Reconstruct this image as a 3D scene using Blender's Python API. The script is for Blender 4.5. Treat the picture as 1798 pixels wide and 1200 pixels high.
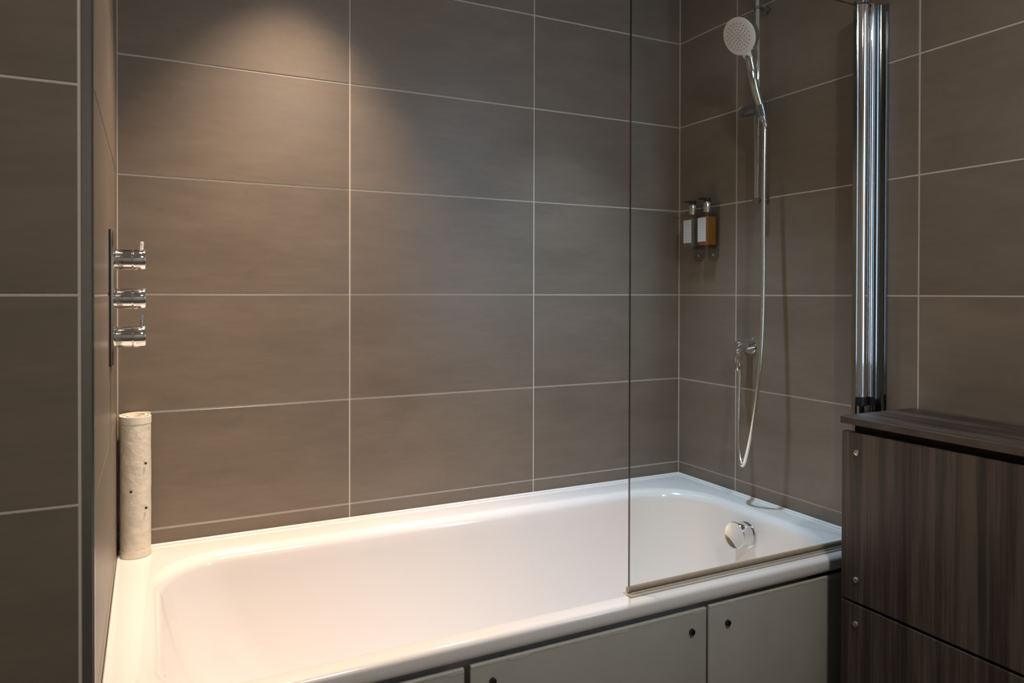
import bpy, bmesh, math, random
from mathutils import Vector, Matrix, noise
random.seed(7)
for o in list(bpy.data.objects): bpy.data.objects.remove(o)
scene = bpy.context.scene
COL = scene.collection
V = Vector
PI = math.pi

# ------------------------------------------------------------------ camera
F_PX, PP = 1236.974, (857.605, 525.057)
yaw, pitch, roll = 0.4493, -0.0075, 0.0021
CAM = V((0.0717, -1.9990, 1.2102))
fw = V((math.sin(yaw)*math.cos(pitch), math.cos(yaw)*math.cos(pitch), math.sin(pitch)))
rt0 = V((math.cos(yaw), -math.sin(yaw), 0)); up0 = rt0.cross(fw)
rt = rt0*math.cos(roll) + up0*math.sin(roll); up = up0*math.cos(roll) - rt0*math.sin(roll)
cd = bpy.data.cameras.new('camera'); cam = bpy.data.objects.new('camera', cd); COL.objects.link(cam)
cam.matrix_world = Matrix(((rt.x, up.x, -fw.x, CAM.x), (rt.y, up.y, -fw.y, CAM.y), (rt.z, up.z, -fw.z, CAM.z), (0, 0, 0, 1)))
cd.sensor_fit = 'HORIZONTAL'; cd.sensor_width = 36.0; cd.lens = F_PX*36/1798
cd.shift_x = (899-PP[0])/1798; cd.shift_y = (PP[1]-600)/1798
cd.clip_start = 0.02
cd.dof.use_dof = True; cd.dof.focus_distance = 1.85; cd.dof.aperture_fstop = 8.5
scene.camera = cam

# ------------------------------------------------------------------ world, lights, exposure
w = bpy.data.worlds.new('world'); scene.world = w; w.use_nodes = True
w.node_tree.nodes['Background'].inputs[0].default_value = (0.9, 0.85, 0.78, 1)
w.node_tree.nodes['Background'].inputs[1].default_value = 0.05
scene.view_settings.view_transform = 'Standard'; scene.view_settings.look = 'None'
scene.view_settings.gamma = 1.0; scene.view_settings.use_curve_mapping = False
scene.view_settings.exposure = 0.0

def lamp(name, kind, loc, target, energy, color, **kw):
    d = bpy.data.lights.new(name, kind); d.energy = energy; d.color = color
    for k, v in kw.items(): setattr(d, k, v)
    o = bpy.data.objects.new(name, d); COL.objects.link(o); o.location = loc
    o.rotation_euler = (V(target)-V(loc)).to_track_quat('-Z', 'Y').to_euler()
    return o
WARM = (1.0, 0.76, 0.55); NEUT = (1.0, 0.98, 0.92); COOL = (0.50, 0.73, 1.0)
lamp('bath_downlight', 'SPOT', (0.44, -0.29, 2.41), (0.38, -0.25, 0), 156, WARM, spot_size=math.radians(74), spot_blend=1.0, shadow_soft_size=0.03)
lamp('valve_downlight', 'SPOT', (0.32, -0.52, 2.41), (0.0, -0.50, 1.15), 46, (1.0, 0.80, 0.62), spot_size=math.radians(70), spot_blend=1.0, shadow_soft_size=0.03)
lamp('shower_downlight', 'SPOT', (1.27, -0.39, 2.40), (1.36, -0.40, 0), 98, (0.58, 0.78, 1.0), spot_size=math.radians(62), spot_blend=1.0, shadow_soft_size=0.025)
lamp('cool_side_fill', 'AREA', (1.73, -1.98, 1.55), (1.25, 0.0, 1.50), 3.6, COOL, shape='RECTANGLE', size=0.24, size_y=1.6, spread=math.radians(100))  # unseen cool area light, added for back-wall sheen and chrome streaks; no real fixture
lamp('room_downlight', 'AREA', (0.80, -2.05, 2.40), (0.80, -2.05, 0), 17, NEUT, shape='DISK', size=0.12)

# ------------------------------------------------------------------ materials
def nodes(name):
    m = bpy.data.materials.new(name); m.use_nodes = True
    nt = m.node_tree; return m, nt, nt.nodes['Principled BSDF']
def N(nt, typ, **kw):
    n = nt.nodes.new(typ)
    for k, v in kw.items():
        if k.startswith('i_'): n.inputs[k[2:].replace('_', ' ')].default_value = v
        else: setattr(n, k, v)
    return n
def simple(name, col, rough=0.5, metal=0.0, bump=0.0, bscale=60, var=0.0, **kw):
    m, nt, p = nodes(name)
    p.inputs['Base Color'].default_value = (*col, 1); p.inputs['Roughness'].default_value = rough
    p.inputs['Metallic'].default_value = metal
    for k, v in kw.items(): p.inputs[k].default_value = v
    tc = N(nt, 'ShaderNodeTexCoord'); nz = N(nt, 'ShaderNodeTexNoise', i_Scale=bscale, i_Detail=4.0)
    nt.links.new(tc.outputs['Object'], nz.inputs['Vector'])
    if var:
        mx = N(nt, 'ShaderNodeMix', data_type='RGBA', blend_type='MULTIPLY')
        mx.inputs['Factor'].default_value = 1.0
        cr = N(nt, 'ShaderNodeMapRange'); cr.inputs['To Min'].default_value = 1-var; cr.inputs['To Max'].default_value = 1+var*0.4
        nt.links.new(nz.outputs['Fac'], cr.inputs['Value'])
        mx.inputs['A'].default_value = (*col, 1); nt.links.new(cr.outputs['Result'], mx.inputs['B'])
        nt.links.new(mx.outputs['Result'], p.inputs['Base Color'])
    if bump:
        b = N(nt, 'ShaderNodeBump', i_Strength=1.0, i_Distance=bump)
        nt.links.new(nz.outputs['Fac'], b.inputs['Height']); nt.links.new(b.outputs['Normal'], p.inputs['Normal'])
    return m

def tile_material(name, base, rough):
    m, nt, p = nodes(name)
    tc = N(nt, 'ShaderNodeTexCoord'); oi = N(nt, 'ShaderNodeObjectInfo')
    off = N(nt, 'ShaderNodeVectorMath', operation='MULTIPLY_ADD')
    cmb = N(nt, 'ShaderNodeCombineXYZ')
    for i in range(3): nt.links.new(oi.outputs['Random'], cmb.inputs[i])
    off.inputs[1].default_value = (37, 19, 53)
    nt.links.new(cmb.outputs[0], off.inputs[0]); nt.links.new(tc.outputs['Object'], off.inputs[2])
    mp = N(nt, 'ShaderNodeMapping'); mp.inputs['Scale'].default_value = (2.2, 2.2, 7.0)
    nt.links.new(off.outputs[0], mp.inputs['Vector'])
    n1 = N(nt, 'ShaderNodeTexNoise', i_Scale=1.6, i_Detail=9.0, i_Roughness=0.62)
    nt.links.new(mp.outputs[0], n1.inputs['Vector'])
    mp2 = N(nt, 'ShaderNodeMapping'); mp2.inputs['Scale'].default_value = (14, 14, 80)
    nt.links.new(off.outputs[0], mp2.inputs['Vector'])
    n2 = N(nt, 'ShaderNodeTexNoise', i_Scale=1.0, i_Detail=5.0, i_Roughness=0.6)
    nt.links.new(mp2.outputs[0], n2.inputs['Vector'])
    r1 = N(nt, 'ShaderNodeMapRange'); r1.inputs['From Min'].default_value = .3; r1.inputs['From Max'].default_value = .7
    r1.inputs['To Min'].default_value = 0.87; r1.inputs['To Max'].default_value = 1.09
    nt.links.new(n1.outputs['Fac'], r1.inputs['Value'])
    r2 = N(nt, 'ShaderNodeMapRange'); r2.inputs['From Min'].default_value = .3; r2.inputs['From Max'].default_value = .7
    r2.inputs['To Min'].default_value = 0.95; r2.inputs['To Max'].default_value = 1.05
    nt.links.new(n2.outputs['Fac'], r2.inputs['Value'])
    r3 = N(nt, 'ShaderNodeMapRange'); r3.inputs['To Min'].default_value = 0.95; r3.inputs['To Max'].default_value = 1.04
    nt.links.new(oi.outputs['Random'], r3.inputs['Value'])
    # sparse darker scuffs
    n3 = N(nt, 'ShaderNodeTexNoise', i_Scale=9.0, i_Detail=6.0, i_Roughness=0.7)
    nt.links.new(off.outputs[0], n3.inputs['Vector'])
    r4 = N(nt, 'ShaderNodeMapRange'); r4.inputs['From Min'].default_value = .62; r4.inputs['From Max'].default_value = .74
    r4.inputs['To Min'].default_value = 1.0; r4.inputs['To Max'].default_value = 0.88
    nt.links.new(n3.outputs['Fac'], r4.inputs['Value'])
    a = N(nt, 'ShaderNodeMath', operation='MULTIPLY'); b = N(nt, 'ShaderNodeMath', operation='MULTIPLY'); c = N(nt, 'ShaderNodeMath', operation='MULTIPLY')
    nt.links.new(r1.outputs[0], a.inputs[0]); nt.links.new(r2.outputs[0], a.inputs[1])
    nt.links.new(a.outputs[0], b.inputs[0]); nt.links.new(r3.outputs[0], b.inputs[1])
    nt.links.new(b.outputs[0], c.inputs[0]); nt.links.new(r4.outputs[0], c.inputs[1])
    mx = N(nt, 'ShaderNodeMix', data_type='RGBA', blend_type='MULTIPLY'); mx.inputs['Factor'].default_value = 1
    mx.inputs['A'].default_value = (*base, 1); nt.links.new(c.outputs[0], mx.inputs['B'])
    nt.links.new(mx.outputs['Result'], p.inputs['Base Color'])
    rr = N(nt, 'ShaderNodeMapRange'); rr.inputs['To Min'].default_value = rough-0.06; rr.inputs['To Max'].default_value = rough+0.06
    nt.links.new(n1.outputs['Fac'], rr.inputs['Value']); nt.links.new(rr.outputs[0], p.inputs['Roughness'])
    bp = N(nt, 'ShaderNodeBump', i_Strength=0.25, i_Distance=0.0006)
    nt.links.new(n2.outputs['Fac'], bp.inputs['Height']); nt.links.new(bp.outputs['Normal'], p.inputs['Normal'])
    return m

def wood_material(name, vertical=True):
    m, nt, p = nodes(name)
    tc = N(nt, 'ShaderNodeTexCoord'); mp = N(nt, 'ShaderNodeMapping')
    mp.inputs['Scale'].default_value = (5, 34, 1.0) if vertical else (30, 2.2, 5)
    nt.links.new(tc.outputs['Object'], mp.inputs['Vector'])
    n1 = N(nt, 'ShaderNodeTexNoise', i_Scale=1.0, i_Detail=8.0, i_Roughness=0.6, i_Distortion=0.6)
    nt.links.new(mp.outputs[0], n1.inputs['Vector'])
    mp2 = N(nt, 'ShaderNodeMapping'); mp2.inputs['Scale'].default_value = (30, 130, 3) if vertical else (130, 5, 30)
    nt.links.new(tc.outputs['Object'], mp2.inputs['Vector'])
    n2 = N(nt, 'ShaderNodeTexNoise', i_Scale=1.0, i_Detail=6.0, i_Roughness=0.7)
    nt.links.new(mp2.outputs[0], n2.inputs['Vector'])
    ad = N(nt, 'ShaderNodeMath', operation='MULTIPLY_ADD'); ad.inputs[1].default_value = 0.75
    nt.links.new(n2.outputs['Fac'], ad.inputs[0]); nt.links.new(n1.outputs['Fac'], ad.inputs[2])
    cr = N(nt, 'ShaderNodeValToRGB'); e = cr.color_ramp.elements
    e[0].position = 0.66; e[0].color = (0.026, 0.017, 0.013, 1); e[1].position = 1.0; e[1].color = (0.108, 0.077, 0.058, 1)
    x = e.new(0.85); x.color = (0.056, 0.039, 0.030, 1)
    nt.links.new(ad.outputs[0], cr.inputs[0]); nt.links.new(cr.outputs[0], p.inputs['Base Color'])
    p.inputs['Roughness'].default_value = 0.42
    b = N(nt, 'ShaderNodeBump', i_Strength=0.3, i_Distance=0.0004)
    nt.links.new(n2.outputs['Fac'], b.inputs['Height']); nt.links.new(b.outputs['Normal'], p.inputs['Normal'])
    return m

def pane_material(name, tint, ior=1.5, rough=0.02):
    m = bpy.data.materials.new(name); m.use_nodes = True; nt = m.node_tree
    nt.nodes.remove(nt.nodes['Principled BSDF']); out = nt.nodes['Material Output']
    t = N(nt, 'ShaderNodeBsdfTransparent'); t.inputs[0].default_value = (*tint, 1)
    g = N(nt, 'ShaderNodeBsdfGlossy'); g.inputs['Roughness'].default_value = rough
    f = N(nt, 'ShaderNodeFresnel', i_IOR=ior); mx = N(nt, 'ShaderNodeMixShader')
    # same reflectance on both sides of the pane (the Fresnel node inverts the index on back faces)
    ge = N(nt, 'ShaderNodeNewGeometry'); mr = N(nt, 'ShaderNodeMapRange')
    mr.inputs['To Min'].default_value = ior; mr.inputs['To Max'].default_value = 1/ior
    nt.links.new(ge.outputs['Backfacing'], mr.inputs['Value']); nt.links.new(mr.outputs[0], f.inputs['IOR'])
    nt.links.new(f.outputs[0], mx.inputs[0]); nt.links.new(t.outputs[0], mx.inputs[1]); nt.links.new(g.outputs[0], mx.inputs[2])
    nt.links.new(mx.outputs[0], out.inputs['Surface']); return m

M = {}
M['tile'] = tile_material('brown_porcelain_tile', (0.208, 0.163, 0.125), 0.36)
M['grout'] = simple('grout', (0.68, 0.62, 0.55), 0.85, bump=0.0003, bscale=300, var=0.15)
M['paint'] = simple('painted_plaster', (0.62, 0.58, 0.52), 0.8, bump=0.0004, bscale=80)
M['ceiling'] = simple('ceiling_paint', (0.75, 0.73, 0.70), 0.8, bump=0.0004, bscale=80)
M['floor'] = simple('floor_tile', (0.16, 0.145, 0.125), 0.4, bump=0.0004, bscale=40, var=0.2)
M['acrylic'] = simple('white_bath_acrylic', (0.87, 0.82, 0.79), 0.13, bscale=3, var=0.02, **{'Coat Weight': 0.5, 'Coat Roughness': 0.05})
M['sealant'] = simple('white_sealant', (0.86, 0.82, 0.78), 0.4, bump=0.0005, bscale=60)
M['chrome'] = simple('chrome', (0.80, 0.80, 0.80), 0.05, 1.0, bscale=20, var=0.03)
M['hose'] = simple('satin_silver_hose', (0.86, 0.85, 0.83), 0.24, 1.0, bscale=40, var=0.04)
M['satin'] = simple('satin_steel', (0.42, 0.42, 0.40), 0.28, 1.0, bscale=40, var=0.1)
M['dark_chrome'] = simple('dark_polished_aluminium', (0.36, 0.37, 0.37), 0.10, 1.0, bscale=20, var=0.05)
M['white_plastic'] = simple('white_plastic', (0.86, 0.84, 0.82), 0.35, bscale=30, var=0.03)
M['grey_rubber'] = simple('grey_rubber_nozzle', (0.12, 0.115, 0.11), 0.6, bscale=90, var=0.1)
M['black'] = simple('black_plastic', (0.012, 0.012, 0.012), 0.35, bscale=90, var=0.1)
M['mat'] = simple('cream_rubber_mat', (0.80, 0.73, 0.60), 0.55, bump=0.004, bscale=34, var=0.10)
M['hem'] = simple('cream_rubber_hem', (0.84, 0.77, 0.64), 0.5, bump=0.0008, bscale=50, var=0.06)
M['hole'] = simple('dark_suction_hole', (0.02, 0.015, 0.01), 0.7, bscale=50, var=0.1)
M['panel'] = simple('painted_panel', (0.43, 0.41, 0.365), 0.33, bump=0.0006, bscale=14, var=0.12)
M['edge'] = simple('peeling_edge_strip', (0.56, 0.53, 0.46), 0.4, bump=0.0006, bscale=60, var=0.2)
M['wood'] = wood_material('dark_walnut_veneer', True)
M['woodtop'] = wood_material('dark_walnut_top', False)
M['carcass'] = simple('black_carcass', (0.010, 0.009, 0.008), 0.8, bscale=60, var=0.2)
M['screw'] = simple('nickel_screw', (0.62, 0.58, 0.52), 0.32, 1.0, bump=0.0003, bscale=400, var=0.2)
M['dark_screw'] = simple('dark_screw', (0.10, 0.095, 0.085), 0.25, 1.0, bump=0.0003, bscale=400, var=0.3)
M['channel'] = simple('smoked_polished_aluminium', (0.17, 0.175, 0.175), 0.12, 1.0, bscale=20, var=0.05)
M['glass'] = pane_material('clear_screen_glass', (0.97, 0.985, 0.975), 1.33, 0.0)
M['glass_edge'] = simple('dark_green_glass_edge', (0.035, 0.045, 0.038), 0.12, bscale=30, var=0.1)
M['seal'] = simple('yellowed_vinyl_seal', (0.40, 0.31, 0.22), 0.30, bump=0.0004, bscale=120, var=0.25)
M['seal_flange'] = simple('vinyl_seal_flange', (0.52, 0.45, 0.38), 0.30, bump=0.0004, bscale=120, var=0.2)
M['clear'] = pane_material('clear_acrylic', (0.965, 0.975, 0.965), 1.45, 0.02)
M['clear_edge'] = pane_material('clear_acrylic_edge', (0.70, 0.75, 0.73), 1.5, 0.05)
def liquid(name, tint, diff, a):
    m = bpy.data.materials.new(name); m.use_nodes = True; nt = m.node_tree
    p = nt.nodes['Principled BSDF']; out = nt.nodes['Material Output']
    p.inputs['Base Color'].default_value = (*diff, 1); p.inputs['Roughness'].default_value = 0.08
    t = N(nt, 'ShaderNodeBsdfTransparent'); t.inputs[0].default_value = (*tint, 1)
    tr = N(nt, 'ShaderNodeBsdfTranslucent'); tr.inputs[0].default_value = (*diff, 1)
    m1 = N(nt, 'ShaderNodeMixShader'); m1.inputs[0].default_value = 0.5
    m2 = N(nt, 'ShaderNodeMixShader'); m2.inputs[0].default_value = a
    nt.links.new(p.outputs[0], m1.inputs[1]); nt.links.new(tr.outputs[0], m1.inputs[2])
    nt.links.new(t.outputs[0], m2.inputs[1]); nt.links.new(m1.outputs[0], m2.inputs[2])
    nt.links.new(m2.outputs[0], out.inputs['Surface']); return m
M['amber'] = liquid('amber_liquid', (0.92, 0.55, 0.16), (0.82, 0.38, 0.06), 0.60)
M['pale'] = liquid('pale_liquid', (0.90, 0.90, 0.82), (0.60, 0.59, 0.50), 0.35)
M['pump_metal'] = simple('brushed_pump_collar', (0.88, 0.87, 0.85), 0.25, 1.0, bscale=60, var=0.05)
def label_material():
    m, nt, p = nodes('printed_paper_label')
    tc = N(nt, 'ShaderNodeTexCoord'); sp = N(nt, 'ShaderNodeSeparateXYZ'); nt.links.new(tc.outputs['Generated'], sp.inputs[0])
    ml = N(nt, 'ShaderNodeMath', operation='MULTIPLY'); ml.inputs[1].default_value = 9.0; nt.links.new(sp.outputs[2], ml.inputs[0])
    fr = N(nt, 'ShaderNodeMath', operation='FRACT'); nt.links.new(ml.outputs[0], fr.inputs[0])
    lt = N(nt, 'ShaderNodeMath', operation='LESS_THAN'); lt.inputs[1].default_value = 0.3; nt.links.new(fr.outputs[0], lt.inputs[0])
    c1 = N(nt, 'ShaderNodeMath', operation='COMPARE'); c1.inputs[1].default_value = 0.5; c1.inputs[2].default_value = 0.36; nt.links.new(sp.outputs[1], c1.inputs[0])
    mu = N(nt, 'ShaderNodeMath', operation='MULTIPLY'); nt.links.new(lt.outputs[0], mu.inputs[0]); nt.links.new(c1.outputs[0], mu.inputs[1])
    mx = N(nt, 'ShaderNodeMix', data_type='RGBA'); mx.inputs['A'].default_value = (0.74, 0.73, 0.75, 1); mx.inputs['B'].default_value = (0.50, 0.49, 0.52, 1)
    nt.links.new(mu.outputs[0], mx.inputs['Factor']); nt.links.new(mx.outputs['Result'], p.inputs['Base Color'])
    p.inputs['Roughness'].default_value = 0.6; return m
M['label'] = label_material()

# ------------------------------------------------------------------ mesh helpers
def bx(bm, x0, x1, y0, y1, z0, z1, bev=0.0, seg=2):
    vs = [bm.verts.new((x, y, z)) for x in (x0, x1) for y in (y0, y1) for z in (z0, z1)]
    fs = [(0, 1, 3, 2), (4, 6, 7, 5), (0, 4, 5, 1), (2, 3, 7, 6), (0, 2, 6, 4), (1, 5, 7, 3)]
    F = [bm.faces.new([vs[i] for i in f]) for f in fs]
    if bev:
        es = list({e for f in F for e in f.edges})
        bmesh.ops.bevel(bm, geom=es, offset=bev, segments=seg, profile=0.5, affect='EDGES')
def frame(axis):
    a = V(axis).normalized(); h = V((0, 0, 1)) if abs(a.z) < 0.9 else V((1, 0, 0))
    u = a.cross(h).normalized(); v = a.cross(u).normalized(); return a, u, v
def lathe(bm, prof, origin, axis, n=32, sx=1.0, sy=1.0, phase=0.0):
    """prof: list of (radius, distance along axis)"""
    a, u, v = frame(axis); o = V(origin); rings = []
    for r, t in prof:
        if r < 1e-6: rings.append([bm.verts.new(o+a*t)])
        else: rings.append([bm.verts.new(o+a*t+(u*math.cos(q)*sx+v*math.sin(q)*sy)*r) for q in [2*PI*i/n+phase for i in range(n)]])
    for A, B in zip(rings, rings[1:]):
        if len(A) == 1 and len(B) == 1: continue
        for i in range(n):
            j = (i+1) % n
            if len(A) == 1: bm.faces.new((A[0], B[j], B[i]))
            elif len(B) == 1: bm.faces.new((A[i], A[j], B[0]))
            else: bm.faces.new((A[i], A[j], B[j], B[i]))
def tube(bm, pts, r, n=12, cap=True):
    pts = [V(p) for p in pts]; rings = []; pu = None
    for i, p in enumerate(pts):
        d = (pts[min(i+1, len(pts)-1)]-pts[max(i-1, 0)]).normalized()
        if pu is None: _, u, v = frame(d)
        else:
            u = (pu-d*pu.dot(d)).normalized(); v = d.cross(u)
        pu = u; rr = r[i] if isinstance(r, (list, tuple)) else r
        if i == 0: v = d.cross(u)
        rings.append([bm.verts.new(p+(u*math.cos(2*PI*k/n)+v*math.sin(2*PI*k/n))*rr) for k in range(n)])
    for A, B in zip(rings, rings[1:]):
        for k in range(n): bm.faces.new((A[k], A[(k+1) % n], B[(k+1) % n], B[k]))
    if cap: bm.faces.new(rings[0][::-1]); bm.faces.new(rings[-1])
def catmull(P, sub=10):
    P = [V(p) for p in P]; Q = [P[0]*2-P[1]]+P+[P[-1]*2-P[-2]]; out = []
    for i in range(1, len(Q)-2):
        a, b, c, d = Q[i-1:i+3]
        for k in range(sub):
            t = k/sub
            out.append(0.5*((2*b)+(c-a)*t+(2*a-5*b+4*c-d)*t*t+(3*b-a-3*c+d)*t**3))
    out.append(P[-1]); return out
def prism(bm, poly, z0, z1):
    a = [bm.verts.new((x, y, z0)) for x, y in poly]; b = [bm.verts.new((x, y, z1)) for x, y in poly]
    n = len(poly)
    for i in range(n): bm.faces.new((a[i], a[(i+1) % n], b[(i+1) % n], b[i]))
    bm.faces.new(a[::-1]); bm.faces.new(b)
def rootloc(p):
    l = V((0, 0, 0))
    while p: l += p.location; p = p.parent
    return l
def obj(name, bm, mat, parent=None, smooth=True, label=None, cat=None, group=None, kind=None, ang=35):
    bmesh.ops.remove_doubles(bm, verts=bm.verts, dist=1e-6)
    bmesh.ops.recalc_face_normals(bm, faces=bm.faces)
    me = bpy.data.meshes.new(name)
    off = rootloc(parent)
    if off.length: bmesh.ops.translate(bm, verts=bm.verts, vec=-off)
    bm.to_mesh(me); bm.free()
    for m in (mat if isinstance(mat, (list, tuple)) else [mat]): me.materials.append(m)
    if smooth:
        me.shade_smooth(); me.set_sharp_from_angle(angle=math.radians(ang))
    o = bpy.data.objects.new(name, me); COL.objects.link(o)
    if parent: o.parent = parent
    if label: o['label'] = label
    if cat: o['category'] = cat
    if group: o['group'] = group
    if kind: o['kind'] = kind
    return o
def thing(name, label, cat, loc, group=None):
    o = bpy.data.objects.new(name, None); COL.objects.link(o); o.location = loc
    o.empty_display_size = 0.05; o['label'] = label; o['category'] = cat
    if group: o['group'] = group
    return o
def B(): return bmesh.new()

# ------------------------------------------------------------------ room shell
L = 1.8026; H = 2.415; ZR = 0.56
YN = -0.833           # face of the near return wall
ROWS = [-0.001+0.302*k for k in range(9)]; ROWS[0] = 0.0; ROWS[-1] = H
G = 0.0042; PR = 0.0014
def slab(name, x0, x1, y0, y1, z0, z1, mat):
    bm = B(); bx(bm, x0, x1, y0, y1, z0, z1); return obj(name, bm, mat, smooth=False, kind='structure')
wall_back = slab('wall_back', -0.10, L+0.10, PR, 0.12, 0, H, M['grout'])
wall_right = slab('wall_right', L+PR, L+0.12, -3.2, 0.0, 0, H, M['grout'])
wall_left = slab('wall_left', -0.10, -PR, -0.815, 0.0, 0, H, M['grout'])
wall_front = slab('wall_front', -1.1, -0.010, YN+PR, YN+0.10, 0, H, M['grout'])
slab('wall_outer', -1.2, -1.1, -3.2, YN+0.10, 0, H, M['paint'])
slab('wall_rear', -1.2, L+0.12, -3.3, -3.2, 0, H, M['paint'])
slab('floor', -1.2, L+0.12, -3.3, 0.12, -0.1, 0, M['floor'])
slab('ceiling', -1.2, L+0.12, -3.3, 0.12, H, H+0.1, M['ceiling'])

cache = {}
def tile_mesh(wd, ht, axis):
    key = (round(wd, 4), round(ht, 4), axis)
    if key not in cache:
        bm = B(); t = 0.008
        if axis == 'y': bx(bm, -wd/2, wd/2, 0, t, -ht/2, ht/2)       # faces -Y
        elif axis == 'x': bx(bm, 0, t, -wd/2, wd/2, -ht/2, ht/2)     # faces -X
        else: bx(bm, -t, 0, -wd/2, wd/2, -ht/2, ht/2)                # faces +X
        f = {'y': lambda v: v.co.y < 1e-6, 'x': lambda v: v.co.x < 1e-6, 'X': lambda v: v.co.x > -1e-6}[axis]
        es = [e for e in bm.edges if all(f(v) for v in e.verts)]
        bmesh.ops.bevel(bm, geom=es, offset=0.0006, segments=1, affect='EDGES')
        bmesh.ops.recalc_face_normals(bm, faces=bm.faces)
        me = bpy.data.meshes.new('tile'); bm.to_mesh(me); bm.free(); me.materials.append(M['tile']); cache[key] = me
    return cache[key]
def tile_wall(parent, axis, cuts, plane):
    for a, b in zip(cuts, cuts[1:]):
        for z0, z1 in zip(ROWS, ROWS[1:]):
            if z1-z0 < 0.02: continue
            me = tile_mesh(abs(b-a)-G, z1-z0-G, axis)
            o = bpy.data.objects.new('tile', me); COL.objects.link(o); o.parent = parent
            mid = (a+b)/2; zc = (z0+z1)/2; j = random.uniform(-1, 1)*0.00025
            o.location = (mid, plane+j, zc) if axis == 'y' else (plane+j, mid, zc)
tile_wall(wall_back, 'y', [0.0, 0.5929, 1.1998, L], 0.0)
tile_wall(wall_right, 'x', [0.0, -0.2738, -0.8807, -1.4876, -2.0945, -2.7014, -3.2], L)
tile_wall(wall_left, 'X', [0.0, -0.224, -0.815], 0.0)
tile_wall(wall_front, 'y', [-0.0180, -0.6249, -1.1], YN)
# corner grout joints and bare-metal tile edge profile
bm = B(); bx(bm, 0, 0.0022, -0.0022, 0, ZR+0.006, H); obj('trim_1', bm, M['grout'], kind='structure', smooth=False)
bm = B(); bx(bm, L-0.0022, L, -0.0022, 0, ZR+0.006, H); obj('trim_2', bm, M['grout'], kind='structure', smooth=False)
bm = B()
prism(bm, [(-0.0150, YN-0.0004), (-0.0030, YN-0.0004), (0.0002, YN+0.0028), (0.0002, YN+0.0165), (-0.0022, YN+0.0165), (-0.0022, YN+0.006), (-0.0150, YN+0.002)], 0, H)
obj('trim_3', bm, M['satin'], kind='structure')

# ------------------------------------------------------------------ bathtub
def rrect(x0, x1, y0, y1, R, n=14):
    """R: corner radii, order (x1,y1) (x0,y1) (x0,y0) (x1,y0); CCW from +x side"""
    out = []
    for (cx, cy, r, a0) in ((x1-R[0], y1-R[0], R[0], 0), (x0+R[1], y1-R[1], R[1], 90), (x0+R[2], y0+R[2], R[2], 180), (x1-R[3], y0+R[3], R[3], 270)):
        for i in range(n+1):
            a = math.radians(a0+90*i/n); out.append((cx+r*math.cos(a), cy+r*math.sin(a)))
    return out
def resample(P, per):
    """insert points on the straight sides so that loops have matching counts"""
    n = len(P)//4; out = []
    for s in range(4):
        seg = P[s*n:(s+1)*n]; out += seg
        a = seg[-1]; b = P[((s+1)*n) % len(P)]
        for k in range(1, per+1): out.append((a[0]+(b[0]-a[0])*k/(per+1), a[1]+(b[1]-a[1])*k/(per+1)))
    return out
YF = -0.805
bath = thing('bathtub', 'white acrylic bathtub fitted in the tiled alcove behind the glass screen', 'bathtub', (L/2, -0.40, 0))
bm = B(); loops = []
def loop(x0, x1, y0, y1, R, z):
    pts = resample(rrect(x0, x1, y0, y1, R), 12)
    loops.append([bm.verts.new((x, y, z)) for x, y in pts])
e = 0.0015
c4 = (1e-4,)*4
LIP = 0.0125
loop(e, L-e, YF+0.030, -e, c4, 0.5240)
for yy, zz in ((0.0100, 0.5225), (0.0068, 0.5235), (0.0042, 0.5260), (0.0022, 0.5295), (0.0008, 0.5340), (0.0, 0.5395)):
    loop(e, L-e, YF+yy, -e, c4, zz)
for k in range(0, 7):
    a = math.radians(90*k/6)
    loop(e, L-e, YF+LIP*(1-math.cos(a)), -e, c4, ZR-LIP+LIP*math.sin(a))
# inner opening with a soft rounded edge
IX0, IX1, IY0, IY1 = 0.066, 1.722, -0.768, -0.098
RI = (0.20, 0.17, 0.13, 0.17)
ro = 0.030
for k in range(0, 8):
    a = math.radians(84*k/7); ins = ro*math.sin(a); dz = ro*(1-math.cos(a))
    f = 0.55
    loop(IX0+ins, IX1-ins, IY0+ins*f, IY1-ins, tuple(r-ins*0.4 for r in RI), ZR-dz)
top = (IX0+ro, IX1-ro, IY0+ro*0.55, IY1-ro)
bot = (0.360, 1.600, -0.655, -0.205); zt, zb = ZR-ro, 0.165
for k in range(1, 23):
    t = k/22
    # horizontal progress h and vertical progress v: wall then curved foot
    a = t*PI/2
    v = math.sin(a)
    def hz(p): return 1-math.cos(a)**p
    lx = top[0]+(bot[0]-top[0])*(0.45*t+0.55*hz(1.0)); rx = top[1]+(bot[1]-top[1])*(0.30*t+0.70*hz(0.8))
    fy = top[2]+(bot[2]-top[2])*(0.30*t+0.70*hz(0.8)); by = top[3]+(bot[3]-top[3])*(0.30*t+0.70*hz(0.8))
    loop(lx, rx, fy, by, (0.188-0.01*t, 0.158+0.02*t, 0.118+0.03*t, 0.158), zt+(zb-zt)*v)
for A, C in zip(loops, loops[1:]):
    n = len(A)
    for i in range(n):
        j = (i+1) % n
        try: bm.faces.new((A[i], A[j], C[j], C[i]))
        except ValueError: pass
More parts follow.
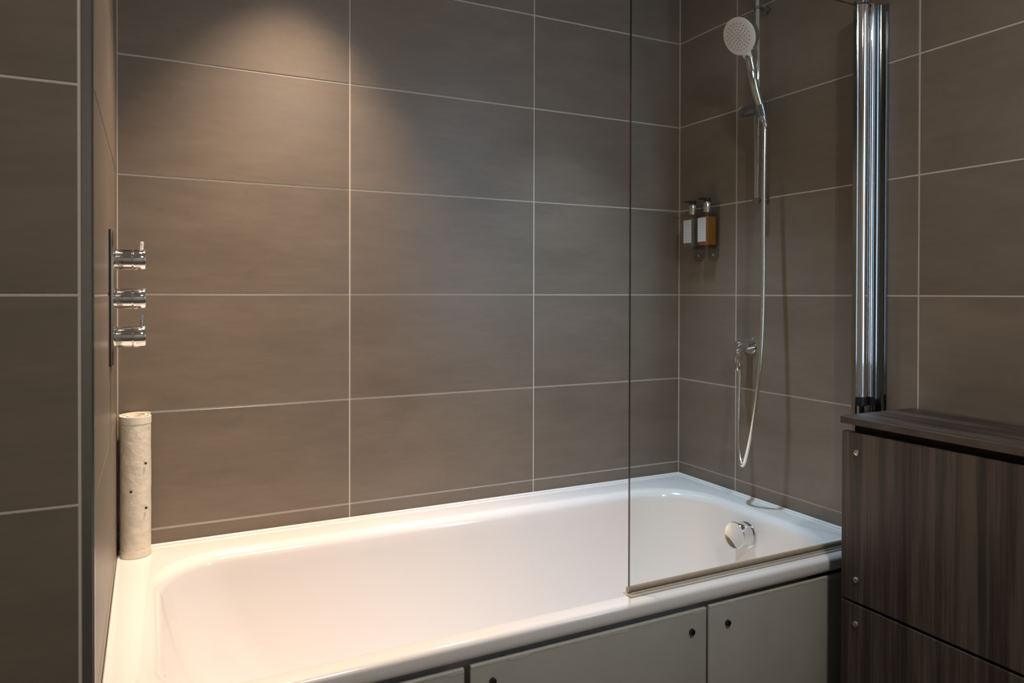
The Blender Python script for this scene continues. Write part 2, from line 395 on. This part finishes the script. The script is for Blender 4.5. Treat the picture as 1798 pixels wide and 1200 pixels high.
# nearly flat floor, closed towards a centre line
ctr = [bm.verts.new((x, -0.43, zb-0.006)) for x in (0.9,)]
last = loops[-1]
for i in range(len(last)): bm.faces.new((last[i], last[(i+1) % len(last)], ctr[0]))
obj('tub', bm, M['acrylic'], bath, ang=50)
bm = B(); r = 0.0050
tube(bm, [(0.012, -0.0062, ZR+0.001), (L-0.006, -0.0062, ZR+0.001)], r, 10)
tube(bm, [(L-0.0060, -0.006, ZR+0.001), (L-0.0060, -0.79, ZR+0.001)], r, 10)
tube(bm, [(0.0045, -0.006, ZR+0.000), (0.0045, -0.80, ZR+0.000)], 0.0038, 10)
obj('sealant_bead', bm, M['sealant'], bath)
bm = B(); lathe(bm, [(0, 0), (0.030, 0), (0.034, 0.002), (0.034, 0.004), (0, 0.005)], (1.38, -0.43, zb-0.004), (0, 0, 1), 32)
obj('drain', bm, M['chrome'], bath)

# overflow filler on the tap end of the tub
base = V((1.6900, -0.4340, 0.4860)); face = base+V((-0.050, 0, 0.006)); ax = (face-base).normalized(); ln = (face-base).length
ov = bath
bm = B()
lathe(bm, [(0.030, -0.008), (0.0385, -0.006), (0.0385, 0.004), (0.0345, 0.0050), (0.0345, ln*0.30), (0.0380, ln*0.34), (0.0385, ln-0.002), (0.037, ln), (0.034, ln-0.0015), (0.0, ln-0.006)], base, ax, 48)
obj('overflow_filler', bm, M['chrome'], bath, label='round chrome overflow filler')

# ------------------------------------------------------------------ bath side panels with screws
YP = -0.795
def screw2(parent, loc, axis, r, h, mat, slot=0.6):
    a, u, v = frame(axis); loc = V(loc)
    bm = B(); lathe(bm, [(0, 0), (r, 0), (r, h*0.55), (r*0.9, h*0.85), (r*0.6, h), (0, h)], loc, axis, 20)
    for f in bm.faces: f.material_index = 0
    d = u*math.cos(slot)+v*math.sin(slot); s2 = a.cross(d)
    vs = []
    for t in (h*0.7, h*1.03):
        for p, q in ((-1, -1), (1, -1), (1, 1), (-1, 1)):
            vs.append(bm.verts.new(loc+a*t+d*(p*r*0.80)+s2*(q*r*0.09)))
    for f in ((0, 1, 2, 3), (4, 7, 6, 5), (0, 4, 5, 1), (1, 5, 6, 2), (2, 6, 7, 3), (3, 7, 4, 0)): bm.faces.new([vs[i] for i in f]).material_index = 1
    return obj('screw', bm, [mat, M['black']], parent)
surround = thing('bath_surround', 'grey-white painted panels with dark screws closing the front below the bath rim', 'bath panel', (L/2, YP, 0))
def side_panel(x0, x1, ztop, label, screws, seed):
    bm = B(); bx(bm, x0, x1, YP, YP+0.0065, 0.0, ztop, 0.0015, 2)
    t = obj('panel', bm, M['panel'], surround, label=label)
    # lighter edge banding folded over the top, its lower margin chipped
    bm = B(); rnd = random.Random(seed); n = int((x1-x0)/0.006); top_, bot_ = [], []
    for i in range(n+1):
        x = x0+0.001+(x1-x0-0.002)*i/n
        d = 0.0035+0.0022*noise.noise((x*26, seed, 0))+(0.004 if noise.noise((x*9, seed+5, 0)) > 0.28 else 0)
        top_.append((bm.verts.new((x, YP-0.0006, ztop-0.0012)), bm.verts.new((x, YP+0.002, ztop+0.0008)), bm.verts.new((x, YP+0.0062, ztop+0.0006)), bm.verts.new((x, YP-0.0006, ztop-0.0012-max(0.0015, d)))))
    for a, b in zip(top_, top_[1:]):
        bm.faces.new((a[0], b[0], b[1], a[1])); bm.faces.new((a[1], b[1], b[2], a[2])); bm.faces.new((a[3], b[3], b[0], a[0]))
    obj('edge_strip', bm, M['edge'], t, label='lighter peeling edge strip')
    for s, (sx, sz) in enumerate(screws):
        screw2(t, (sx, YP, sz), (0, -1, 0), 0.0072, 0.0065, M['dark_screw'], 0.5+s)
side_panel(0.004, 0.6040, 0.5065, 'leftmost grey-white bath side panel, mostly below the frame', [(0.560, 0.05)], 1)
side_panel(0.6165, 1.1965, 0.5075, 'middle grey-white bath side panel with dark screws at both upper corners', [(0.6625, 0.4690), (1.1530, 0.4620)], 2)
side_panel(1.2030, 1.7990, 0.5095, 'right-hand grey-white bath side panel meeting the dark wood boxing', [(1.2585, 0.4610)], 3)

# ------------------------------------------------------------------ rolled bath mat in the corner
mat = thing('rolled_bath_mat', 'cream rubber bath mat rolled up, standing in the left corner of the bath rim', 'bath mat', (0.0435, -0.0470, ZR+0.0008))
cx, cy = 0.0435, -0.0470; R0, HM, TH = 0.0408, 0.345, 0.0042
def spiral_strip(z0, z1, nz, extra, name, material):
    bm = B(); NS = 190; turns = 3.6; a0 = math.radians(40)
    outer, inner = [], []
    for i in range(NS+1):
        t = i/NS; a = a0+turns*2*PI*t
        r = R0-0.0068*turns*t
        sq = 1-0.20*t*math.cos(a)**2
        outer.append((a, (r+extra)*sq, r*sq)); 
    rows = []
    for k in range(nz+1):
        z = z0+(z1-z0)*k/nz; rowo = []; rowi = []
        for i, (a, r, rr) in enumerate(outer):
            dr = 0.0007*noise.noise((math.cos(a)*1.6, math.sin(a)*1.6, z*22)) if extra == 0 else 0
            dz = 0.0025*math.sin(a*0.5+1) if z > 0.3 else 0
            c_, s_ = math.cos(a), math.sin(a)
            rowo.append(bm.verts.new((cx+(r+dr)*c_, cy+(r+dr)*s_, ZR+0.001+z+dz)))
            rowi.append(bm.verts.new((cx+(rr-TH-extra*0.5)*c_, cy+(rr-TH-extra*0.5)*s_, ZR+0.001+z+dz)))
        rows.append((rowo, rowi))
    for (o1, i1), (o2, i2) in zip(rows, rows[1:]):
        for i in range(NS):
            bm.faces.new((o1[i], o1[i+1], o2[i+1], o2[i])); bm.faces.new((i1[i+1], i1[i], i2[i], i2[i+1]))
        bm.faces.new((o1[0], o2[0], i2[0], i1[0])); bm.faces.new((o1[-1], i1[-1], i2[-1], o2[-1]))
    for (o1, i1), s in ((rows[0], 0), (rows[-1], 1)):
        for i in range(NS):
            f = (o1[i], o1[i+1], i1[i+1], i1[i]); bm.faces.new(f if s else f[::-1])
    return obj(name, bm, material, mat, ang=50)
spiral_strip(0.016, HM-0.016, 40, 0.0, 'sheet', M['mat'])
spiral_strip(0.0, 0.0165, 2, 0.0009, 'hem', M['hem'])
spiral_strip(HM-0.0165, HM, 2, 0.0009, 'hem', M['hem'])
for a_, z_ in ((-107, 0.166), (-58, 0.232), (-56, 0.122)):
    a = math.radians(a_); d = V((math.cos(a), math.sin(a), 0))
    bm = B(); lathe(bm, [(0, 0.0006), (0.0026, 0.0006), (0.0032, -0.002)], V((cx, cy, ZR+z_))+d*(R0-0.0002), d, 16)
    obj('suction_hole', bm, M['hole'], mat)

# ------------------------------------------------------------------ shower valve on the left wall
ctl = thing('shower_valve', 'chrome shower valve with three round knobs on an upright plate, left wall', 'shower valve', (0, -0.34, 1.20))
bm = B(); bx(bm, 0.0005, 0.0085, -0.400, -0.280, 1.063, 1.336, 0.0015, 2)
obj('plate', bm, M['chrome'], ctl)
bm = B(); bx(bm, 0.0, 0.0035, -0.4035, -0.2765, 1.0615, 1.3375)
obj('gasket', bm, M['black'], ctl, smooth=False)
for i, zz in enumerate((1.2795, 1.1980, 1.1185)):
    bm = B()
    lathe(bm, [(0.0, 0.008), (0.0215, 0.008), (0.0215, 0.021), (0.0208, 0.0215), (0.0208, 0.0225), (0.0220, 0.023), (0.0220, 0.040), (0.0200, 0.0410), (0.0200, 0.0425), (0.0228, 0.0435), (0.0228, 0.064), (0.0220, 0.0655), (0, 0.0655)], (0, -0.34, zz), (1, 0, 0), 40)
    k = obj('knob', bm, M['chrome'], ctl)
    bm = B()
    if i != 1:
        ln_ = 0.0155 if i == 0 else 0.0225
        lathe(bm, [(0, 0.020), (0.0032, 0.020), (0.0032, 0.0228+ln_-0.001), (0.0024, 0.0228+ln_), (0, 0.0228+ln_)], (0.0570, -0.34, zz), (0.06, 0, 1), 16)
        obj('lever_pin', bm, M['white_plastic'] if i == 0 else M['chrome'], k, label='pale lever pin' if i == 0 else None)
    else: bm.free()

# ------------------------------------------------------------------ glass bath screen
YG = -0.762
scr = thing('bath_screen', 'clear frameless glass bath screen hinged on a chrome post at the right wall', 'glass screen', (L, YG, ZR))
X0 = 1.0070
bm = B(); bx(bm, X0+0.0003, 1.7290, YG-0.003, YG+0.003, 0.574, 1.960)
g = obj('glass_pane', bm, [M['glass'], M['glass_edge']], scr, smooth=False)
for p in g.data.polygons:
    if abs(p.normal.y) < 0.5: p.material_index = 1
bm = B()
prof = [(YG+0.0055*math.cos(a)-0.0005, 0.5705+0.0062*math.sin(a)) for a in [2*PI*i/14 for i in range(14)]]
for (xa, xb) in ((X0-0.004, 1.742),):
    A = [bm.verts.new((xa, y, z)) for y, z in prof]; C_ = [bm.verts.new((xb, y, z)) for y, z in prof]
    for i in range(14): bm.faces.new((A[i], A[(i+1) % 14], C_[(i+1) % 14], C_[i]))
    bm.faces.new(A); bm.faces.new(C_[::-1])
obj('bottom_seal', bm, M['seal'], scr, label='yellowed vinyl seal under the glass')
bm = B(); bx(bm, X0-0.010, 1.760, YG-0.020, YG+0.008, ZR+0.0006, ZR+0.0030, 0.0006, 1)
bx(bm, X0-0.002, 1.760, YG-0.0125, YG-0.0095, ZR+0.003, ZR+0.0062)
obj('seal_flange', bm, M['seal_flange'], scr)
def post(name, x, y, r, z0, z1, mat, n=40):
    bm = B(); lathe(bm, [(0, z0), (r-0.0008, z0), (r, z0+0.0008), (r, z1-0.0008), (r-0.0008, z1), (0, z1)], (x, y, 0), (0, 0, 1), n)
    return obj(name, bm, mat, scr)
PX, PY, PRr = 1.7445, -0.7640, 0.0170
post('hinge_post', PX, PY, PRr, 0.600, 1.962, M['chrome'])
post('lower_collar', PX, PY, PRr+0.0006, 0.920, 0.944, M['black'])
post('upper_cap', PX, PY, PRr+0.004, 1.9625, 1.972, M['dark_chrome'])
post('post_foot', PX, PY, PRr+0.001, 0.566, 0.600, M['black'])
# slim glazing channel and wall cove
bm = B(); bx(bm, 1.7225, 1.7290, YG-0.0065, YG+0.0065, 0.60, 1.962, 0.001, 1)
obj('glazing_channel', bm, M['dark_chrome'], scr)
bm = B(); lathe(bm, [(0, 0.60), (0.0062, 0.60), (0.0062, 1.9665), (0, 1.9665)], (1.7700, -0.7740, 0), (0, 0, 1), 24)
obj('pivot_rod', bm, M['chrome'], scr)
bm = B(); bx(bm, 1.7610, 1.7790, -0.7835, -0.7655, 0.920, 0.944, 0.001, 1)
obj('rod_collar', bm, M['black'], scr)
cove = [(L-0.0004, -0.742), (L-0.0004, -0.7985), (L-0.0030, -0.7985)]
for k in range(0, 11):
    a = math.radians(90*k/10)
    cove.append((L-0.003-0.021*(1-math.cos(a))-0.0, -0.7985+0.0015+0.021*math.sin(a)))
cove += [(L-0.027, -0.772), (L-0.027, -0.742)]
bm = B(); prism(bm, cove, 0.60, 1.966); obj('wall_channel', bm, M['channel'], scr, ang=50)

# ------------------------------------------------------------------ slide rail, slider, handset, hose, outlet elbow
RX, RY = 1.7600, -0.4000
rail = thing('slide_rail', 'slim chrome slide rail upright on the right wall, holding the hand shower', 'shower rail', (L, RY, 1.50))
bm = B(); lathe(bm, [(0, 1.490), (0.0085, 1.490), (0.0085, 2.26), (0, 2.26)], (RX, RY, 0), (0, 0, 1), 28); obj('rail', bm, M['chrome'], rail)
bm = B(); lathe(bm, [(0.0086, 1.490), (0.0108, 1.490), (0.0108, 1.506), (0.0086, 1.507)], (RX, RY, 0), (0, 0, 1), 28)
lathe(bm, [(0, 1.4885), (0.0105, 1.4885), (0.0105, 1.4905), (0, 1.4905)], (RX, RY, 0), (0, 0, 1), 28)
obj('end_cap', bm, M['satin'], rail)
for zz in (1.500, 2.090):
    bm = B(); lathe(bm, [(0, 0), (0.0075, 0), (0.0075, 0.0285), (0.0125, 0.030), (0.0125, L-RX-0.0005), (0, L-RX-0.0005)], (RX, RY, zz), (1, 0, 0), 24)
    lathe(bm, [(0.0086, -0.004), (0.0120, -0.004), (0.0120, 0.004), (0.0086, 0.004)], (RX, RY, zz), (0, 0, 1), 28)
    obj('wall_bracket', bm, M['dark_chrome'], rail)
ZS = 1.782
bm = B()
lathe(bm, [(0, -0.062), (0.013, -0.062), (0.0155, -0.058), (0.0155, -0.030), (0.0145, -0.0295), (0.0145, -0.0275), (0.0165, -0.027), (0.0165, 0.018), (0.012, 0.024), (0, 0.024)], (RX, RY, ZS), (0, -1, 0), 28)
lathe(bm, [(0.0086, -0.020), (0.0150, -0.020), (0.0150, 0.020), (0.0086, 0.020)], (RX, RY, ZS), (0, 0, 1), 28)
sl = obj('slider', bm, M['dark_chrome'], rail)
bm = B(); lathe(bm, [(0, 0), (0.006, 0), (0.006, 0.003), (0, 0.003)], (RX-0.004, RY+0.0615, ZS+0.016), (-0.5, 0.3, 0.8), 14)
obj('slider_button', bm, M['white_plastic'], sl)

# handset: handle leans into the bath, spray face looks down the tub
HB = V((1.7290, -0.4520, 1.7400)); HT = V((1.6650, -0.4440, 1.9250)); HC = V((1.6480, -0.4380, 1.9740))
hd = (HT-HB).normalized()
bm = B(); lathe(bm, [(0.0145, -0.004), (0.0165, -0.004), (0.0185, 0.030), (0.0165, 0.031), (0.0145, -0.004)], HB+hd*0.008, hd, 28)
bx(bm, HB.x+0.012, RX+0.004, RY-0.046, RY-0.020, ZS-0.012, ZS+0.008, 0.002, 1)
obj('handset_holder', bm, M['dark_chrome'], rail)
hs = thing('hand_shower', 'round hand shower with white spray face and chrome handle in its slide-rail holder', 'shower head', HB)
nrm = V((-0.885, -0.02, -0.465)).normalized()
dn = (HB-HC); dn = (dn-nrm*dn.dot(nrm)).normalized(); sd = nrm.cross(dn)
pts = [HB-hd*0.012, HB, HB+hd*0.05, HB+hd*0.095, HC+dn*0.105+nrm*0.007, HC+dn*0.070-nrm*0.003, HC+dn*0.046-nrm*0.013, HC+dn*0.020-nrm*0.019]
bm = B(); cpts = catmull(pts, 6); tube(bm, cpts, [0.0095+0.0030*min(1, i/18) for i in range(len(cpts))], 20); obj('handle', bm, M['chrome'], hs, ang=60)
bm = B(); lathe(bm, [(0.0, -0.036), (0.020, -0.0355), (0.036, -0.032), (0.047, -0.026), (0.0530, -0.019), (0.0540, -0.014), (0.0545, 0.0), (0.0525, 0.0012), (0, 0.0012)], HC, nrm, 48); obj('head_shell', bm, M['chrome'], hs, ang=60)
bm = B(); lathe(bm, [(0.0528, -0.003), (0.0556, 0.0), (0.0550, 0.0045), (0.0500, 0.0062), (0.0, 0.0070)], HC, nrm, 48)
obj('spray_face', bm, M['white_plastic'], hs, ang=60, label='white perforated spray face')
# white neck panel running from the face onto the handle
a_, u_, v_ = frame(nrm)
bm = B(); P0 = HC+dn*0.046+nrm*0.003
sec = []
for t, wd, lift in ((0.0, 0.021, 0.0035), (0.010, 0.0170, 0.0035), (0.018, 0.0150, 0.0030), (0.026, 0.0140, 0.0015), (0.033, 0.0120, -0.0015)):
    c0 = HC+dn*(0.044+t)+nrm*(lift)
    sec.append([bm.verts.new(c0+sd*(wd*math.cos(q))+nrm*(0.0045*math.sin(q))-nrm*0.002) for q in [2*PI*i/16 for i in range(16)]])
for A, C_ in zip(sec, sec[1:]):
    for i in range(16): bm.faces.new((A[i], A[(i+1) % 16], C_[(i+1) % 16], C_[i]))
bm.faces.new(sec[0]); bm.faces.new(sec[-1][::-1])
obj('neck_cover', bm, M['white_plastic'], hs, ang=60)
bm = B()
for rr, cnt in ((0.006, 5), (0.0135, 9), (0.0215, 13), (0.0300, 17), (0.0390, 21)):
    for k in range(cnt):
        q = 2*PI*k/cnt+rr*90
        lathe(bm, [(0.0017, -0.001), (0.0014, 0.0016), (0, 0.0016)], HC+nrm*0.0063+(u_*math.cos(q)+v_*math.sin(q))*rr, nrm, 7)
obj('nozzles', bm, M['grey_rubber'], hs, kind='stuff')

# outlet elbow with round escutcheon
EY, EZ = -0.3370, 1.0460
el = thing('hose_outlet', 'chrome wall elbow on a round rose, lower end of the shower hose', 'wall outlet', (L, EY, EZ))
bm = B(); lathe(bm, [(0, 0), (0.0270, 0), (0.0275, 0.003), (0.0255, 0.0065), (0.0, 0.0085)], (L-0.0003, EY, EZ), (-1, 0, 0), 40); obj('rose', bm, M['chrome'], el)
bm = B(); lathe(bm, [(0, 0), (0.0125, 0), (0.0125, 0.040), (0.0150, 0.042), (0.0150, 0.056), (0.0135, 0.0585), (0, 0.060)], (L-0.006, EY, EZ), (-1, 0, 0), 28)
lathe(bm, [(0.0125, 0), (0.0125, 0.012), (0.0105, 0.014), (0.0105, 0.026), (0, 0.026)], (L-0.0500, EY, EZ-0.008), (0, 0, -1), 28)
obj('elbow', bm, M['chrome'], el)
# hose
hose_px = [HB-hd*0.014, HB-hd*0.030, (1.7420, -0.4472, 1.7273), (1.7350, -0.4514, 1.5806), (1.7270, -0.4577, 1.4090), (1.7180, -0.4661, 1.2386), (1.7090, -0.4691, 1.0696), (1.7030, -0.4615, 0.9337), (1.7000, -0.4475, 0.8299), (1.7020, -0.4250, 0.7398), (1.7080, -0.4002, 0.6872), (1.7150, -0.3793, 0.7118), (1.7250, -0.3631, 0.7874), (1.7380, -0.3509, 0.8737), (1.7495, -0.3426, 0.9491), (1.7522, -0.3370, 0.985), (1.7526, -0.3370, 1.004)]
hose = thing('shower_hose', 'long silver shower hose looping down from the hand shower to the wall elbow', 'hose', (1.70, -0.43, 0.69))
cp = catmull(hose_px, 12)
bm = B(); tube(bm, cp, 0.0068, 14); obj('hose_tube', bm, M['hose'], hose, ang=60)
bm = B(); lathe(bm, [(0, 0), (0.0085, 0), (0.0100, 0.006), (0.0100, 0.018), (0.0082, 0.026), (0, 0.026)], (1.7524, -0.3370, 0.994), (-0.02, 0, -1), 20)
obj('hose_nut', bm, M['chrome'], hose)

# ------------------------------------------------------------------ dispenser holder and two bottles
hold = thing('dispenser_holder', 'clear acrylic wall holder with two rounded tongues below the soap bottles', 'bottle holder', (L, -0.14, 1.32))
def tongue(yc, w_, z0, z1, x0, x1, parent, name='tongue'):
    poly = [(yc+w_/2, z1), (yc+w_/2, z0+w_/2)]
    poly += [(yc+w_/2*math.cos(a), z0+w_/2-w_/2*math.sin(a)) for a in [PI*i/14 for i in range(1, 14)]]
    poly += [(yc-w_/2, z0+w_/2), (yc-w_/2, z1)]
    bm = B(); A = [bm.verts.new((x0, y, z)) for y, z in poly]; C_ = [bm.verts.new((x1, y, z)) for y, z in poly]; n = len(poly)
    bm.faces.new(A); bm.faces.new(C_[::-1])
    for i in range(n): bm.faces.new((A[i], A[(i+1) % n], C_[(i+1) % n], C_[i]))
    o = obj(name, bm, [M['clear'], M['clear_edge']], parent, smooth=False)
    for p in o.data.polygons:
        if abs(p.normal.x) < 0.5: p.material_index = 1
    return o
bcen = [(-0.1045, 'pale'), (-0.1745, 'amber')]
for (yc, _), ty in zip(bcen, (-0.1060, -0.1760)):
    tongue(ty, 0.048, 1.3215, 1.520, L-0.0055, L-0.0008, hold)
    bm = B(); bx(bm, L-0.056, L-0.0056, yc-0.0265, yc+0.0265, 1.3630, 1.3665, 0.0006, 1)
    obj('shelf', bm, M['clear'], hold, smooth=False)
    bm = B(); lathe(bm, [(0, 0), (0.0048, 0), (0.0042, 0.0022), (0, 0.003)], (L-0.0055, ty, 1.3440), (-1, 0, 0), 16); obj('fixing_screw', bm, M['pump_metal'], hold)
def bottle(yc, mat, label, zt_):
    xc = L-0.0315; h = 0.0235; z0 = 1.3670
    t = thing('pump_bottle', label, 'soap bottle', (xc, yc, z0), 'pump bottles in the wall holder')
    def sq(bm, hw, z, r):
        return [bm.verts.new((x, y, z)) for x, y in rrect(xc-hw, xc+hw, yc-hw, yc+hw, (r,)*4, 6)]
    def build(levels):
        bm = B(); rings = [sq(bm, hw, z, r) for hw, z, r in levels]
        for A, C_ in zip(rings, rings[1:]):
            n = len(A)
            for i in range(n): bm.faces.new((A[i], A[(i+1) % n], C_[(i+1) % n], C_[i]))
        bm.faces.new(rings[0][::-1]); bm.faces.new(rings[-1]); return bm
    top = zt_
    bm = build([(h-0.002, z0, 0.004), (h, z0+0.003, 0.005), (h, top-0.008, 0.005), (h-0.003, top-0.003, 0.006), (h-0.011, top, 0.008)])
    obj('bottle_body', bm, M['clear'], t, ang=40)
    bm = build([(h-0.003, z0+0.009, 0.004), (h-0.0022, z0+0.012, 0.004), (h-0.0022, top-0.017, 0.004)])
    obj('liquid', bm, M[mat], t, ang=40)
    bm = B(); bx(bm, xc-h-0.0006, xc-h-0.0001, yc-h+0.0045, yc+h-0.0045, z0+0.019, top-0.021)
    obj('paper_label', bm, M['label'], t, smooth=False)
    bm = B(); lathe(bm, [(0, -0.001), (0.0122, -0.001), (0.0122, 0.011), (0.0112, 0.012), (0.0112, 0.0135), (0.0128, 0.0145), (0.0128, 0.031), (0.0115, 0.033), (0, 0.033)], (xc, yc, top), (0, 0, 1), 28)
    obj('pump_collar', bm, M['pump_metal'], t)
    bm = B(); lathe(bm, [(0, 0), (0.0110, 0), (0.0115, 0.002), (0.0115, 0.013), (0.010, 0.015), (0, 0.0155)], (xc, yc, top+0.0325), (0, 0, 1), 24)
    tube(bm, [(xc, yc, top+0.0435), (xc-0.020, yc+0.004, top+0.0440), (xc-0.034, yc+0.006, top+0.0425)], [0.0048, 0.0038, 0.0028], 10)
    obj('pump_head', bm, M['black'], t)
bottle(bcen[0][0], 'pale', 'pump bottle of clear liquid nearest the corner in the wall holder', 1.4855)
bottle(bcen[1][0], 'amber', 'pump bottle of amber liquid with black pump in the wall holder', 1.4875)

# ------------------------------------------------------------------ dark wood boxing
cab = thing('boxing_cabinet', 'dark walnut-veneer boxing cabinet with overhanging top at the right wall', 'cabinet', (L-0.13, -1.45, 0))
XF = 1.5360; YB = -0.8680; YE = -2.10
bm = B(); bx(bm, XF, L-0.001, YE, YB, 0.9085, 0.9250, 0.0008, 1); obj('cabinet_top', bm, M['woodtop'], cab)
bm = B(); bx(bm, XF+0.026, L-0.001, YE, YB-0.022, 0.0, 0.9083); obj('carcass', bm, M['carcass'], cab, smooth=False)
for z0, z1, sc in ((0.5005, 0.8905, (0.8455, 0.5515)), (0.0200, 0.4935, (0.4495, 0.060))):
    bm = B(); bx(bm, XF+0.004, XF+0.022, YE, YB-0.002, z0, z1, 0.0008, 1)
    p = obj('access_panel', bm, M['wood'], cab)
    for i, sz in enumerate(sc):
        screw2(p, (XF+0.004, -0.9095, sz), (-1, 0, 0), 0.0068, 0.0045, M['screw'], (-0.75, 0.4, 1.2)[i])
        screw2(p, (XF+0.004, YE+0.05, sz), (-1, 0, 0), 0.0068, 0.0045, M['screw'], 0.2)
